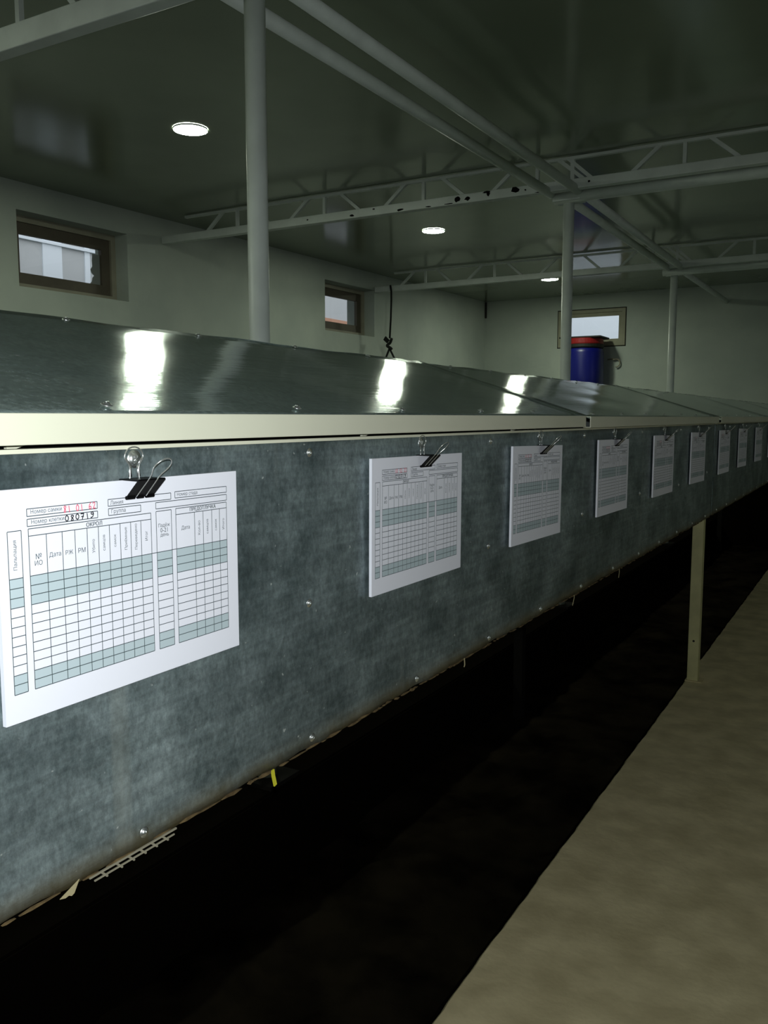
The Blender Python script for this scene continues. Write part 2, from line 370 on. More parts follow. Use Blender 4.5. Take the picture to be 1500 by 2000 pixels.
# lattice trusses across the room
def truss(Y, zb, x0, x1, label, chips=(), second=None, hb=0.085):
    org = ((x0 + x1) / 2, Y, zb)
    t = thing('roof_truss', label, 'truss', org, 'white lattice trusses across the room')
    bm = nb(); add_box(bm, x0, x1, Y - .045, Y + .045, zb, zb + hb); obj('bottom_chord', bm, M['paint'], t, org, bevel=0.004)
    zt = HC - 0.012
    bm = nb(); add_box(bm, x0 + .35, x1, Y - .02, Y + .02, zt - .025, zt); obj('top_chord', bm, M['paint'], t, org)
    z1 = zb + hb
    cs = []; x = -2.87
    while x > x0 + .2: cs.append(x); x -= 1.18
    cs += [-1.56, -.40, .78, 1.96]
    bm = nb(); add_beam(bm, (-2.535, Y, z1 - .005), (-2.535, Y, zt - .01), 0.036, 0.036, (0, 1, 0)); obj('web_bar', bm, M['paint'], t, org)
    bm = nb(); add_beam(bm, (-2.36, Y, z1 - .005), (-2.58, Y, zt - .01), 0.032, 0.032, (0, 1, 0)); obj('web_bar', bm, M['paint'], t, org)
    for c in cs:
        for (xa, xb) in ((c - 0.44, c - 0.20), (c, c), (c + 0.44, c + 0.20)):
            if xa < x0 + .05 or xa > x1 - .05: continue
            bm = nb(); add_beam(bm, (xa, Y, z1 - .005), (xb, Y, zt - .01), 0.032, 0.032, (0, 1, 0)); obj('web_bar', bm, M['paint'], t, org)
    for (x, dz, sx, sz) in chips:
        bm = nb(); pts = []
        for i in range(9):
            a = 2 * math.pi * i / 9; rr = 0.6 + 0.55 * random.random(); pts.append((x + sx * rr * math.cos(a), min(zb + hb - .002, max(zb + .002, zb + dz + sz * rr * math.sin(a)))))
        add_poly_prism(bm, pts, 'y', Y - .0485, Y - .0452); obj('bare_patch', bm, M['rust_and_shade'], t, org)
    if second:
        bm = nb(); add_tube(bm, [(second[0], Y + .13, zb - .03), (x1, Y + .13, zb - .03)], 0.05, 14); o = obj('cross_pipe', bm, M['paint'], t, org)
        for p in o.data.polygons: p.use_smooth = len(p.vertices) == 4
    return t
chips2 = [(-5.42, .045, .012, .008), (-4.86, .026, .030, .012), (-4.60, .060, .015, .008), (-4.29, .018, .045, .013), (-3.98, .012, .035, .006), (-3.75, .012, .05, .006), (-3.66, .045, .030, .032), (-3.56, .038, .03, .022), (-3.36, .072, .045, .010), (-3.34, .055, .02, .024), (-3.07, .055, .045, .030), (-2.97, .045, .010, .010), (-2.84, .007, .04, .005), (-2.37, .045, .014, .012)]
truss(7.85, 2.05, -7.53, XR, 'white lattice truss nearest in full view, paint chipped black along its lower chord', chips2, (-2.75,))
truss(12.5, 2.04, -7.33, XR, 'white lattice truss farthest back, black cord hanging from its left end', (), (-2.75,))
truss(3.20, 1.93, -7.73, XR, 'white lattice truss cutting the top left corner of the photo', (), None, 0.12)
truss(-1.45, 2.05, -7.93, XR, 'white lattice truss behind the camera', ())

# ---------------------------------------------------------------- ceiling lamps
for Y, lab in ((1.13, 'round flush LED ceiling lamp beyond the left edge of the photo'), (5.58, 'round flush LED ceiling lamp nearest in view, left of the near post'),
               (10.02, 'round flush LED ceiling lamp in the middle of the row, under the near truss'), (14.45, 'round flush LED ceiling lamp farthest away, left of the middle post'),
               (-3.3, 'round flush LED ceiling lamp behind the camera')):
    X = -5.03; org = (X, Y, HC)
    t = thing('ceiling_lamp', lab, 'lamp', org, 'round LED lamps in one row')
    bm = nb(); add_lathe(bm, [(0.142, HC - .001), (0.142, HC - .010), (0.139, HC - .016), (0.137, HC - .012)], X, Y, 40, cap=False); obj('bezel', bm, M['paint'], t, org, smooth=True)
    bm = nb(); add_lathe(bm, [(0.137, HC - .004), (0.137, HC - .014), (0.10, HC - .017), (0.02, HC - .018)], X, Y, 40); obj('diffuser', bm, emis('lamp_diffuser', (0.90, 1.0, 0.80), LAMP_STRENGTH), t, org)

# ---------------------------------------------------------------- cages
SL = math.tan(math.radians(18)); XRG = -1.685; ZRG = 0.01 + SL * 0.685
def lid_panel(bm, side, y0, y1, z_off, seed, tilt=0.0):
    """dented sheet from eave to ridge"""
    rnd = random.Random(seed); NX, NY = 18, 90
    bumps = [(rnd.uniform(y0, y1), rnd.uniform(0, 1), rnd.uniform(.12, .4), rnd.uniform(.06, .2), rnd.uniform(-1, 1) * .0020) for _ in range(30)]
    rows = []
    for i in range(NX + 1):
        u = i / NX; row = []
        for j in range(NY + 1):
            v = j / NY; y = y0 + (y1 - y0) * v
            x = -0.965 + (XRG + 0.965) * u
            z = 0.01 + SL * (-1 - x) + z_off + tilt * (v - .5)
            h = 0.0008 * math.sin(u * 9 + seed) * math.sin(v * 11 + seed * 2) 
            for (by, bu, wy, wu, a) in bumps: h += a * math.exp(-((y - by) / wy) ** 2 - ((u - bu) / wu) ** 2)
            if v > 0.965: h += 0.010 * ((v - .965) / .035) ** 2 * (1 - .6 * u)       # curled end of the sheet at the joint
            z += h
            if i == NX: z += 0.0015 * math.sin(y * 7) + 0.001 * math.sin(y * 19)
            if side < 0: x = 2 * XRG - x
            row.append(bm.verts.new((x, y, z)))
        rows.append(row)
    for i in range(NX):
        for j in range(NY): bm.faces.new((rows[i][j], rows[i + 1][j], rows[i + 1][j + 1], rows[i][j + 1]))
def screw_mesh(r):
    bm = nb(); prof = [(0.0, .0), (r * 1.15, 0), (r * 1.15, .0010), (r * .8, .0012), (r * .72, .0030), (r * .45, .0046), (0.0005, .0052)]
    n_ = 14; rings = [[bm.verts.new((h, rr * math.cos(2 * math.pi * k / n_), rr * math.sin(2 * math.pi * k / n_))) for k in range(n_)] for rr, h in prof[1:]]
    for A, B in zip(rings, rings[1:]):
        for k in range(n_): bm.faces.new((A[k], A[(k + 1) % n_], B[(k + 1) % n_], B[k]))
    bm.faces.new(rings[-1])
    # slot across the head
    add_box(bm, .0046, .0056, -r * .4, r * .4, -.0009, .0009)
    for v in bm.verts: v.co *= S
    bmesh.ops.recalc_face_normals(bm, faces=bm.faces)
    me = bpy.data.meshes.new('screw'); bm.to_mesh(me); bm.free(); me.materials.append(M['screw'])
    for p in me.polygons: p.use_smooth = True
    return me
SCR = screw_mesh(0.0080); SCRB = screw_mesh(0.0125)
def put_screw(parent, org, x, y, z, big=False, rot=None):
    o = bpy.data.objects.new('screw', SCRB if big else SCR); C.objects.link(o); o.parent = parent
    o.location = Vector((x - org[0], y - org[1], z - org[2])) * S
    o.rotation_euler = (random.uniform(0, 3), 0, 0) if rot is None else rot
page_y = [0.7085, 1.662, 2.523, 3.47, 4.47, 5.47, 6.53, 7.51, 8.60, 9.66]
PW, PH = 0.481, 0.3155
clip_y = [y + 0.246 + d for y, d in zip(page_y, (0.0, 0.01, 0.02, 0.015, 0.01, 0.01, 0.02, 0.01, 0.0, 0.01))]
def dent(y, z):
    h = 0.0035 * math.sin(y * 3.3 + 0.5) * math.sin((z + .37) * 6) + 0.0018 * math.sin(y * 8.1 + z * 5)
    k = math.exp(-((z + .075) / .035) ** 2)
    h += 0.0035 * k * math.cos((y - .968) / .4685 * 2 * math.pi)
    return h * 0.6
def cage_block(y0, y1, lids, label, trim_material):
    org = (XRG, y0, -FL)
    t = thing('rabbit_cage', label, 'cage', org, 'zinc cage blocks with sloped lids in one row')
    rnd = random.Random(int(y0 * 10) + 99)
    # front sheet: dented, thin, ragged lower edge
    bm = nb(); NY, NZ = int((y1 - y0) / .045), 22; rows = []
    for j in range(NY + 1):
        y = y0 + .004 + (y1 - y0 - .008) * j / NY; row = []
        zb = -.688 + .003 * math.sin(y * 11) + .0025 * math.sin(y * 37) + rnd.uniform(-.0015, .0015)
        for i in range(NZ + 1):
            z = zb + (-.047 - zb) * i / NZ
            row.append(bm.verts.new((-1.0 + (dent(y, z) if 0 < i < NZ else 0) * .6 - .001, y, z)))
        rows.append(row)
    for j in range(NY):
        for i in range(NZ): bm.faces.new((rows[j][i], rows[j + 1][i], rows[j + 1][i + 1], rows[j][i + 1]))
    o = obj('front_panel', bm, M['galv'], t, org, smooth=True)
    sm = o.modifiers.new('thick', 'SOLIDIFY'); sm.thickness = 0.0015; sm.offset = 0
    # back, ends, mesh floor
    bm = nb(); add_box(bm, 2 * XRG + 1.0, 2 * XRG + 1.003, y0, y1, -.69, -.045); obj('back_panel', bm, M['zincback'], t, org)
    for (ya, yb) in ((y0, y0 + .003), (y1 - .003, y1)):
        bm = nb(); add_poly_prism(bm, [(-1.006, -.68), (-1.006, -.05), (XRG, ZRG - .03), (2 * XRG + 1.006, -.05), (2 * XRG + 1.006, -.68)], 'y', ya, yb); obj('end_panel', bm, M['zincback'], t, org)
    bm = nb(); xs = [-1.0 - .0035 - i * .06 for i in range(23)]
    for x in xs: add_beam(bm, (x - .003, y0 + .01, -.679), (x - .003, y1 - .01, -.679 ), .004, .004)
    k = y0 + .02
    while k < y1 - .02:
        add_beam(bm, (-1.006, k, -.683), (2 * XRG + 1.006, k, -.683), .0035, .0035); k += .035
    o = obj('wire_floor', bm, M['wire'], t, org); o['kind'] = 'stuff'
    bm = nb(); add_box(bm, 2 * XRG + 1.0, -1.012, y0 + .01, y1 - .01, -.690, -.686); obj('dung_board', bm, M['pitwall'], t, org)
    # crust of dried dirt along the lower edge
    bm = nb(); y = y0 + .02
    while y < y1 - .05:
        L_ = rnd.uniform(.015, .07); h = rnd.uniform(.001, .0042); zc = -.688 - rnd.uniform(0, .003)
        pts = [(y, zc), (y + L_ * .3, zc + h), (y + L_ * .7, zc + h * rnd.uniform(.4, 1)), (y + L_, zc), (y + L_ * .6, zc - h * rnd.uniform(.2, 1)), (y + L_ * .3, zc - h * rnd.uniform(.2, 1))]
        add_poly_prism(bm, pts, 'x', -1.0015, -.9975); y += L_ * rnd.uniform(.7, 1.6)
    o = obj('dried_dirt', bm, M['grime'], t, org); o['kind'] = 'stuff'
    # cream rail along the upper edge of the front
    bm = nb(); add_box(bm, -1.02, -.992, y0 + .003, y1 - .003, -.0485, -.0425); obj('top_rail', bm, M['cream'], t, org)
    # inner supports seen through the slot below the lid
    k = y0 + .5
    while k < y1:
        bm = nb(); add_beam(bm, (-1.03, k, -.041), (-1.03, k + .10, -.012), .006, .012); obj('lid_prop', bm, M['cream'], t, org); k += .93
    # lids
    for (la, lb, zo, xo, sd) in lids:
        bm = nb(); lid_panel(bm, 1, la + .006, lb - .008, zo, sd); o = obj('lid', bm, M['lid'], t, org, smooth=True)
        so = o.modifiers.new('thick', 'SOLIDIFY'); so.thickness = 0.0012; so.offset = -1
        L_ = o
        x0 = -.957 + xo; z1 = .0055 + zo * .5; z0 = -.036 + zo
        bm = nb(); pr = [(x0, z0), (x0, z1), (x0 - .045, z1), (x0 - .045, z1 - .0035), (x0 - .0035, z1 - .0035), (x0 - .0035, z0 + .0035), (x0 - .030, z0 + .0035), (x0 - .030, z0)]
        add_poly_prism(bm, pr, 'y', la + .004 + (.012 if zo else 0), lb - .045); oc = obj('lid_trim', bm, trim_material, None, org, bevel=0.0008); oc.location = (0, 0, 0); oc.parent = L_
        y = la + .22
        while y < lb - .05:
            for (u_, z_) in ((-1.02, 0), (-1.66, 0)):
                zz = .01 + SL * (-1 - u_) + zo + .0022
                o = bpy.data.objects.new('screw', SCR); C.objects.link(o); o.parent = L_
                o.location = Vector((u_ - org[0], y + rnd.uniform(-.02, .02) - org[1], zz - org[2])) * S; o.rotation_euler = (0, -math.radians(90 - 18), 0)
            y += .46
        bm = nb(); lid_panel(bm, -1, la + .006, lb - .008, zo, sd + 5); o = obj('rear_lid', bm, M['lid'], t, org, smooth=True)
        so = o.modifiers.new('thick', 'SOLIDIFY'); so.thickness = 0.0012; so.offset = -1
    # screws
    k = -8
    while True:
        y = .968 + .4685 * k
        if y > y1 - .02: break
        if y > y0 + .02:
            if k % 2:
                put_screw(t, org, -.9985, y, -.071)
                put_screw(t, org, -.9985, y - .006, -.375 + rnd.uniform(-.02, .015)); put_screw(t, org, -.9985, y + rnd.uniform(-.01, .01), -.668)
            else:
                put_screw(t, org, -.9985, y + rnd.uniform(-.01, .01), -.668)
        k += 1
    for cy in clip_y:
        if y0 < cy < y1: put_screw(t, org, -.9985, cy + .008, -.064, True, (0.6, 0, 0))
    # legs
    for (x0, x1) in ((-1.078, -1.006), (2 * XRG + 1.006, 2 * XRG + 1.078)):
        for (ya, yb) in ((y1 - .235, y1 - .163),):
            bm = nb(); add_box(bm, x0, x1, ya, yb, -FL if x0 > -1.5 else ZP + .02, -.694); o = obj('leg', bm, M['creamleg'] if x0 > -1.5 else M['rust_and_shade'], t, org, bevel=0.0015)  # rear legs coloured near black in place of the shade there
            if x0 > -1.5:
                bm = nb(); n_ = 12; c_ = ((x0 + x1) / 2 - .0, -1.545)
                add_poly_prism(bm, [(c_[0] + .008 * math.cos(2 * math.pi * i / n_), c_[1] + .008 * math.sin(2 * math.pi * i / n_)) for i in range(n_)], 'y', ya - .001, ya + .0005)
                oc = obj('bolt_hole', bm, M['gap'], None, org); oc.location = (0, 0, 0); oc.parent = o
                bm = nb(); add_box(bm, x0 - .01, x1 + .03, ya - .02, yb + .02, -FL, -FL + .005); oc = obj('foot_plate', bm, M['walk'], None, org); oc.location = (0, 0, 0); oc.parent = o
    return t
trimA = M['cream']
cage_block(-6.10, .25, ((-5.88, -2.83, .0, 0, 3), (-2.81, .245, .0, 0, 4)), 'zinc cage block left of and behind the camera, outside the photo', trimA)
cage_block(.26, 6.37, ((.27, 3.235, 0.0, 0.0, 11), (3.255, 6.36, -.004, -.006, 12)), 'nearest zinc cage block, first six record sheets clipped to its front', trimA)
cage_block(6.38, 16.0, ((6.385, 9.45, -.004, -.002, 13), (9.47, 12.68, -.004, 0, 14), (12.70, 15.98, -.004, 0, 15)), 'farther zinc cage block at the right edge, beyond the cream leg', trimA)

# ---------------------------------------------------------------- record sheets
def quad(bm, u0, u1, v0, v1, x): 
    bm.faces.new([bm.verts.new((x, u0, v0)), bm.verts.new((x, u1, v0)), bm.verts.new((x, u1, v1)), bm.verts.new((x, u0, v1))])
U0, V0 = 0.7085 + PW / 2, -0.0945      # page reference: top centre
def pu(u): return u - U0
def pv(v): return v - V0
LT = 0.0011
def hline(bm, u0, u1, v): quad(bm, pu(u0), pu(u1), pv(v) - LT / 2, pv(v) + LT / 2, 0.0004)
def vline(bm, u, v0, v1): quad(bm, pu(u) - LT / 2, pu(u) + LT / 2, pv(v0), pv(v1), 0.0004)
def rect(bm, u0, u1, v0, v1): hline(bm, u0, u1, v0); hline(bm, u0, u1, v1); vline(bm, u0, v1, v0); vline(bm, u1, v1, v0)
def finish(name, bm, m):
    for v in bm.verts: v.co *= S
    me = bpy.data.meshes.new(name); bm.to_mesh(me); bm.free(); me.materials.append(m); return me
bm = nb()
rect(bm, .7545, .8748, -.1222, -.1322); rect(bm, .7545, .8750, -.1360, -.1458)
rect(bm, .8953, 1.0259, -.1210, -.1311); rect(bm, .8956, .9600, -.1347, -.1449)
rect(bm, 1.0351, 1.1621, -.1198, -.1301); rect(bm, .9919, 1.1620, -.1340, -.1440)
rows = [-.2135 - .01307 * i for i in range(13)]
rect(bm, .7232, .7445, -.1498, rows[-1])
rect(bm, .7556, .9808, -.1492, rows[-1]); hline(bm, .7556, .9808, -.1590)
okc = [.7841, .8106, .8326, .8544, .8752, .8960, .9170, .9381, .9592]
for u in okc: vline(bm, u, rows[-1], -.1590)
rect(bm, .9920, 1.0258, -.1481, rows[-1])
rect(bm, 1.0360, 1.1612, -.1474, rows[-1]); hline(bm, 1.0360, 1.1612, -.1573)
pc = [1.0799, 1.1009, 1.1228, 1.1427]
for u in pc: vline(bm, u, rows[-1], -.1573)
for r in rows[:-1]:
    for (a, b) in ((.7232, .7445), (.7556, .9808), (.9920, 1.0258), (1.0360, 1.1612)): hline(bm, a, b, r)
hline(bm, .9808, 1.0360, rows[0])
ME_LINES = finish('printed_lines', bm, M['ink'])
bm = nb()
for (a, b) in ((.7232, .7445), (.7556, .9808), (.9920, 1.0258), (1.0360, 1.1612)):
    quad(bm, pu(a), pu(b), pv(rows[3]), pv(rows[0]), 0.0002); quad(bm, pu(a), pu(b), pv(rows[12]), pv(rows[10]), 0.0002)
ME_TINT = finish('shaded_rows', bm, M['tint'])
# printed words
WORDS = [('Номер самки', .7860, -.1272, .0510, 0, 0), ('Номер клетки', .7880, -.1410, .0540, 0, 0), ('Линия', .9120, -.1262, .0250, 0, 0), ('Группа', .9150, -.1400, .0280, 0, 0),
 ('Номер стада', 1.0640, -.1252, .0480, 0, 0), ('ОКРОЛ', .8680, -.1541, .0290, 0, 1), ('ПРЕДОТЛУЧКА', 1.1010, -.1523, .0640, 0, 1),
 ('Пальпация', .7338, -.1820, .0400, 1, 0), ('№', .7705, -.1880, .0095, 0, 0), ('ИО', .7700, -.1970, .0125, 0, 0), ('Дата', .7975, -.1895, .0200, 0, 0), ('РЖ', .8218, -.1895, .0130, 0, 0), ('РМ', .8440, -.1895, .0130, 0, 0),
 ('Убито', .8652, -.1865, .0200, 1, 0), ('самцов', .8858, -.1840, .0235, 1, 0), ('самок', .9066, -.1835, .0190, 1, 0), ('Приёмные', .9280, -.1830, .0345, 1, 0), ('Переведено', .9488, -.1825, .0400, 1, 0), ('Итог', .9700, -.1840, .0150, 1, 0),
 ('Падёж', 1.0090, -.1715, .0255, 0, 0), ('0-21', 1.0085, -.1790, .0160, 0, 0), ('день', 1.0095, -.1875, .0185, 0, 0),
 ('Дата', 1.0580, -.1810, .0195, 0, 0), ('Кол-во', 1.0905, -.1845, .0240, 1, 0), ('самцов', 1.1120, -.1845, .0250, 1, 0), ('самок', 1.1330, -.1840, .0200, 1, 0), ('Итого', 1.1520, -.1845, .0190, 1, 0)]
def fill_outline(me):
    """fill overlapping glyph contours by winding number, in thin horizontal strips"""
    n = len(me.vertices); nxt = set()
    for e in me.edges: nxt.add(tuple(sorted(e.vertices)))
    loops = []; start = 0
    for i in range(n):
        if i + 1 >= n or (i, i + 1) not in nxt: loops.append(list(range(start, i + 1))); start = i + 1
    segs = []
    for L_ in loops:
        for k in range(len(L_)):
            p = me.vertices[L_[k]].co; q = me.vertices[L_[(k + 1) % len(L_)]].co
            if abs(p.y - q.y) > 1e-6: segs.append((p.x, p.y, q.x, q.y))
    levels = sorted(set([round(v, 4) for sg in segs for v in (sg[1], sg[3])]))
    fine = []
    for u, v in zip(levels, levels[1:]):
        k = max(1, int((v - u) / 0.35)); fine += [u + (v - u) * i / k for i in range(k)]
    fine.append(levels[-1]); out = []
    for lo, hi in zip(fine, fine[1:]):
        if hi - lo < 1e-4: continue
        m = (lo + hi) / 2; xs = []
        for (ax, ay, bx, by) in segs:
            if min(ay, by) < m < max(ay, by):
                f = lambda y: ax + (bx - ax) * (min(max(y, min(ay, by)), max(ay, by)) - ay) / (by - ay)
                xs.append((f(m), 1 if by > ay else -1, f(lo), f(hi)))
        xs.sort(); wn = 0
        for xm, d, xl, xh in xs:
            if wn == 0: st = (xl, xh)
            wn += d
            if wn == 0: out.append(((st[0], lo), (xl, lo), (xh, hi), (st[1], hi)))
    return out
tbm = nb()
for (txt, u, v, wd, rot, bold) in WORDS:
    cu = bpy.data.curves.new('word', 'FONT'); cu.body = txt; cu.size = 10.0; cu.resolution_u = 3; cu.dimensions = '2D'; cu.fill_mode = 'NONE'
    o = bpy.data.objects.new('word', cu); C.objects.link(o)
    bpy.context.view_layer.update()
    me = bpy.data.meshes.new_from_object(o.evaluated_get(bpy.context.evaluated_depsgraph_get()))
    C.objects.unlink(o); bpy.data.objects.remove(o); bpy.data.curves.remove(cu)
    strips = fill_outline(me)
    vs = [Vector(p) for q in strips for p in q]
    if vs:
        x0 = min(p.x for p in vs); x1 = max(p.x for p in vs); y0 = min(p.y for p in vs); y1 = max(p.y for p in vs)
        s = wd / (x1 - x0)
        for k_, sh in enumerate((-.00018, .00018) if bold else (0.0,)):
            new = []
            for p in vs:
                a = (p.x - (x0 + x1) / 2) * s + sh; b = (p.y - (y0 + y1) / 2) * s
                if rot: a, b = -b, a
                new.append(tbm.verts.new((0.0005 + k_ * .00005, pu(u) + a, pv(v) + b)))
            for i in range(0, len(new), 4): tbm.faces.new(new[i:i + 4])
    bpy.data.meshes.remove(me)
ME_TEXT = finish('printed_words', tbm, M['ink'])
# handwritten digits as pen strokes in a 1 x 1.6 box
DG = {'0': [[(.5, 1.6), (.1, 1.2), (.05, .5), (.45, 0), (.85, .4), (.9, 1.1), (.5, 1.6)]],
      '1': [[(.45, 1.5), (.6, 0)]],
      '2': [[(.05, 1.2), (.4, 1.6), (.8, 1.3), (.6, .7), (.05, .05), (.9, .1)]],
      '3': [[(.1, 1.5), (.6, 1.6), (.8, 1.2), (.4, .85), (.85, .5), (.5, 0), (.05, .2)]],
      '5': [[(.9, 1.6), (.3, 1.55), (.2, .9), (.7, .9), (.85, .4), (.4, 0), (.05, .2)]],
      '6': [[(.75, 1.6), (.25, 1.1), (.1, .4), (.45, 0), (.85, .3), (.7, .75), (.15, .6)]],
      '7': [[(.05, 1.5), (.85, 1.5), (.4, 0)], [(.2, .75), (.8, .75)]],
      '8': [[(.8, 1.4), (.4, 1.6), (.1, 1.25), (.8, .45), (.5, 0), (.1, .35), (.8, 1.2), (.8, 1.4)]],
      '9': [[(.85, 1.1), (.5, .8), (.1, 1.1), (.4, 1.6), (.85, 1.3), (.8, .5), (.3, 0), (.05, .1)]]}
def strokes(txt, u0, u1, v0, v1, wpen):
    bm = nb(); n_ = len(txt); cw = (u1 - u0) / n_
    rnd = random.Random(txt)
    for i, ch in enumerate(txt):
        if ch not in DG: continue
        jx = rnd.uniform(-.05, .05) * cw; jz = rnd.uniform(-.1, .1) * (v1 - v0)
        for st in DG[ch]:
            pts = [Vector((pu(u0 + i * cw) + jx + p[0] * cw * .72, pv(v0) + jz + p[1] / 1.6 * (v1 - v0))) for p in st]
            # smooth once
            if len(pts) > 3:
                q = [pts[0]]
                for a, b in zip(pts, pts[1:]): q += [a * .75 + b * .25, a * .25 + b * .75]
                pts = q + [pts[-1]]
            for k, (a, b) in enumerate(zip(pts, pts[1:])):
                d = (b - a)
                if d.length < 1e-7: continue
                d.normalize(); nn = Vector((-d.y, d.x)) * wpen / 2; a2 = a - d * wpen * .3; b2 = b + d * wpen * .3; x = 0.0006 + k * 1e-6
                bm.faces.new([bm.verts.new((x, q_.x, q_.y)) for q_ in (a2 - nn, b2 - nn, b2 + nn, a2 + nn)])
    return bm
ME_RED = [finish('handwriting', strokes(t_, .8145, .8735, -.1322, -.1225, .0011), M['red_ink']) for t_ in ('81 01 62', '10 52 23')]
ME_BLK = [finish('handwriting', strokes(t_, .8170, .8705, -.1452, -.1365, .0015), M['black_ink']) for t_ in ('080719', '030719')]
# paper stack mesh
bm = nb(); add_box(bm, -.007, 0, -PW / 2, PW / 2, -PH, 0)
PAPER = finish('paper', bm, M['paper'])
# clip meshes (local frame: spine centre at origin, x out of the page)
CW = 0.028
bm = nb()
def wedge(bm, pts): add_poly_prism(bm, pts, 'y', -CW, CW)
th = .0015
n_ = 8
front = [(.0300, 0), (.0045, -.0275)]
add_poly_prism(bm, [(-.010, .0), (.0295, .0), (.0310, -.002), (.0045, -.0285), (.0030, -.0275), (.0280, -.0022), (-.0085, -.0022), (-.0105, -.0275), (-.0120, -.0275)], 'x' if False else 'y', -CW, CW)
# rolled jaws, two pieces each side of the handle socket
for (a, b) in ((-CW, -.012), (-.006, .006), (.012, CW)):
    add_tube(bm, [(.0040, a, -.0285), (.0040, b, -.0285)], .0030, 10)
CLIP = finish('body', bm, M['clip'])
def handle_mesh(rear):
    bm = nb(); r = .0011
    if rear:   # upright, looped over the screw
        x = -.0065
        pts = [(x, -.011, -.026), (x, -.0095, .004), (x, -.0085, .018), (x, -.0185, .030), (x, -.0190, .036), (x, -.012, .045), (x, 0, .048), (x, .012, .045), (x, .0190, .036), (x, .0185, .030), (x, .0085, .018), (x, .0095, .004), (x, .011, -.026)]
    else:      # folded against the front plate and sticking up beyond the spine
        def q(s, y): return (.0065 + .0275 * s, y, -.0275 + .0285 * s)
        pts = [q(0, -.010), q(.6, -.0095), q(1.15, -.009), q(1.5, -.016), q(1.75, -.0165), q(2.0, -.010), q(2.08, 0), q(2.0, .010), q(1.75, .0165), q(1.5, .016), q(1.15, .009), q(.6, .0095), q(0, .010)]
    P_ = [Vector(p) for p in pts]
    sm_ = [P_[0]]
    for a, b in zip(P_, P_[1:]): sm_ += [a * .75 + b * .25, a * .25 + b * .75]
    sm_.append(P_[-1])
    add_tube(bm, sm_, r * .85 if not rear else .0012, 8)
    if rear:   # flattened wings of the handle
        for sg in (-1, 1):
            add_poly_prism(bm, [(sg * .0055, .002), (sg * .0120, .002), (sg * .0100, .019), (sg * .0060, .019)], 'x', x - .0008, x + .0006)
            add_poly_prism(bm, [(sg * .0060, .019), (sg * .0100, .019), (sg * .0190, .031), (sg * .0150, .031)], 'x', x - .0008, x + .0006)
    bmesh.ops.recalc_face_normals(bm, faces=bm.faces)
    me = finish('handle', bm, M['chrome'])
    for p in me.polygons: p.use_smooth = True
    return me
H_F = handle_mesh(False); H_R = handle_mesh(True)
# flat wings of the rear handle
def link(name, me, parent): o = bpy.data.objects.new(name, me); C.objects.link(o); o.parent = parent; return o
ORD = ['nearest record sheet, at the left edge, red 81 01 62 and black digits legible', 'second record sheet from the left, stack of white paper with red and black digits',
       'third record sheet from the left, faint grey table print', 'fourth record sheet from the left, hanging under a clip',
       'fifth record sheet from the left on the zinc front', 'sixth record sheet from the left, directly above the cream leg', 'seventh record sheet from the left, first one past the leg',
       'eighth record sheet from the left, narrow and dim', 'ninth record sheet, last one seen whole', 'tenth record sheet, cut by the right edge of the photo']
CORD = ['large black binder clip on the nearest record sheet', 'black binder clip on the second record sheet', 'black binder clip on the third record sheet', 'black binder clip on the fourth record sheet',
        'black binder clip on the fifth record sheet', 'black binder clip on the sixth record sheet, above the cream leg', 'black binder clip on the seventh record sheet, past the leg',
        'black binder clip on the eighth record sheet', 'black binder clip on the ninth record sheet', 'black binder clip on the tenth record sheet at the right edge']
tilt = [0.0, .45, 1.1, .6, .5, .8, .3, .8, .5, .4]
for i, y in enumerate(page_y):
    org = (-.985, y + PW / 2, V0)
    t = thing('record_sheet', ORD[i], 'paper', org, 'paper record sheets along the cage front', rot=(-math.radians(tilt[i]), 0, 0))
    link('paper', PAPER, t); link('printed_lines', ME_LINES, t); link('shaded_rows', ME_TINT, t); link('printed_words', ME_TEXT, t)
    a = link('handwriting', ME_RED[0 if i == 0 else 1], t); a['label'] = 'red handwritten digits'
    b = link('handwriting', ME_BLK[0 if i == 0 else 1], t); b['label'] = 'black handwritten digits'
    cl = thing('binder_clip', CORD[i], 'clip', (-.9835, clip_y[i], V0 + .002), 'black binder clips along the cage front', rot=(-math.radians(tilt[i]), 0, 0))
    link('body', CLIP, cl)
    h = link('handle', H_F, cl); h['label'] = 'chrome front handle'
    h = link('handle', H_R, cl); h['label'] = 'chrome rear handle looped over a screw'

# ---------------------------------------------------------------- drum on its stand near the back wall
DX, DY = -4.95, 16.25; R_ = 0.365; ZD = 0.29
st = thing('drum_stand', 'dark steel stand carrying the blue drum, hidden behind the cages', 'stand', (DX, DY, -FL))
bm = nb(); add_box(bm, DX - .4, DX + .4, DY - .4, DY + .4, ZD - .03, ZD); obj('platform', bm, M['black'], st, (DX, DY, -FL))
for sx in (-1, 1):
    for sy in (-1, 1):
        bm = nb(); add_box(bm, DX + sx * .36 - .025, DX + sx * .36 + .025, DY + sy * .36 - .025, DY + sy * .36 + .025, -FL, ZD - .03); obj('leg', bm, M['black'], st, (DX, DY, -FL))
dr = thing('plastic_drum', 'blue plastic drum with red band and black lid behind the middle post', 'drum', (DX, DY, ZD))
bm = nb(); add_lathe(bm, [(R_ * .9, ZD), (R_, ZD + .05), (R_ * 1.01, ZD + .5), (R_, ZD + .92), (R_ * .96, ZD + .985), (R_ * .86, ZD + 1.01), (R_ * .86, ZD + 1.04)], DX, DY, 40); obj('body', bm, M['blue'], dr, (DX, DY, ZD), smooth=True)
bm = nb(); add_lathe(bm, [(R_ * .97, ZD + 1.005), (R_ * 1.0, ZD + 1.02), (R_ * 1.0, ZD + 1.07), (R_ * .97, ZD + 1.075)], DX, DY, 40); obj('clamp_ring', bm, M['black'], dr, (DX, DY, ZD), smooth=False)
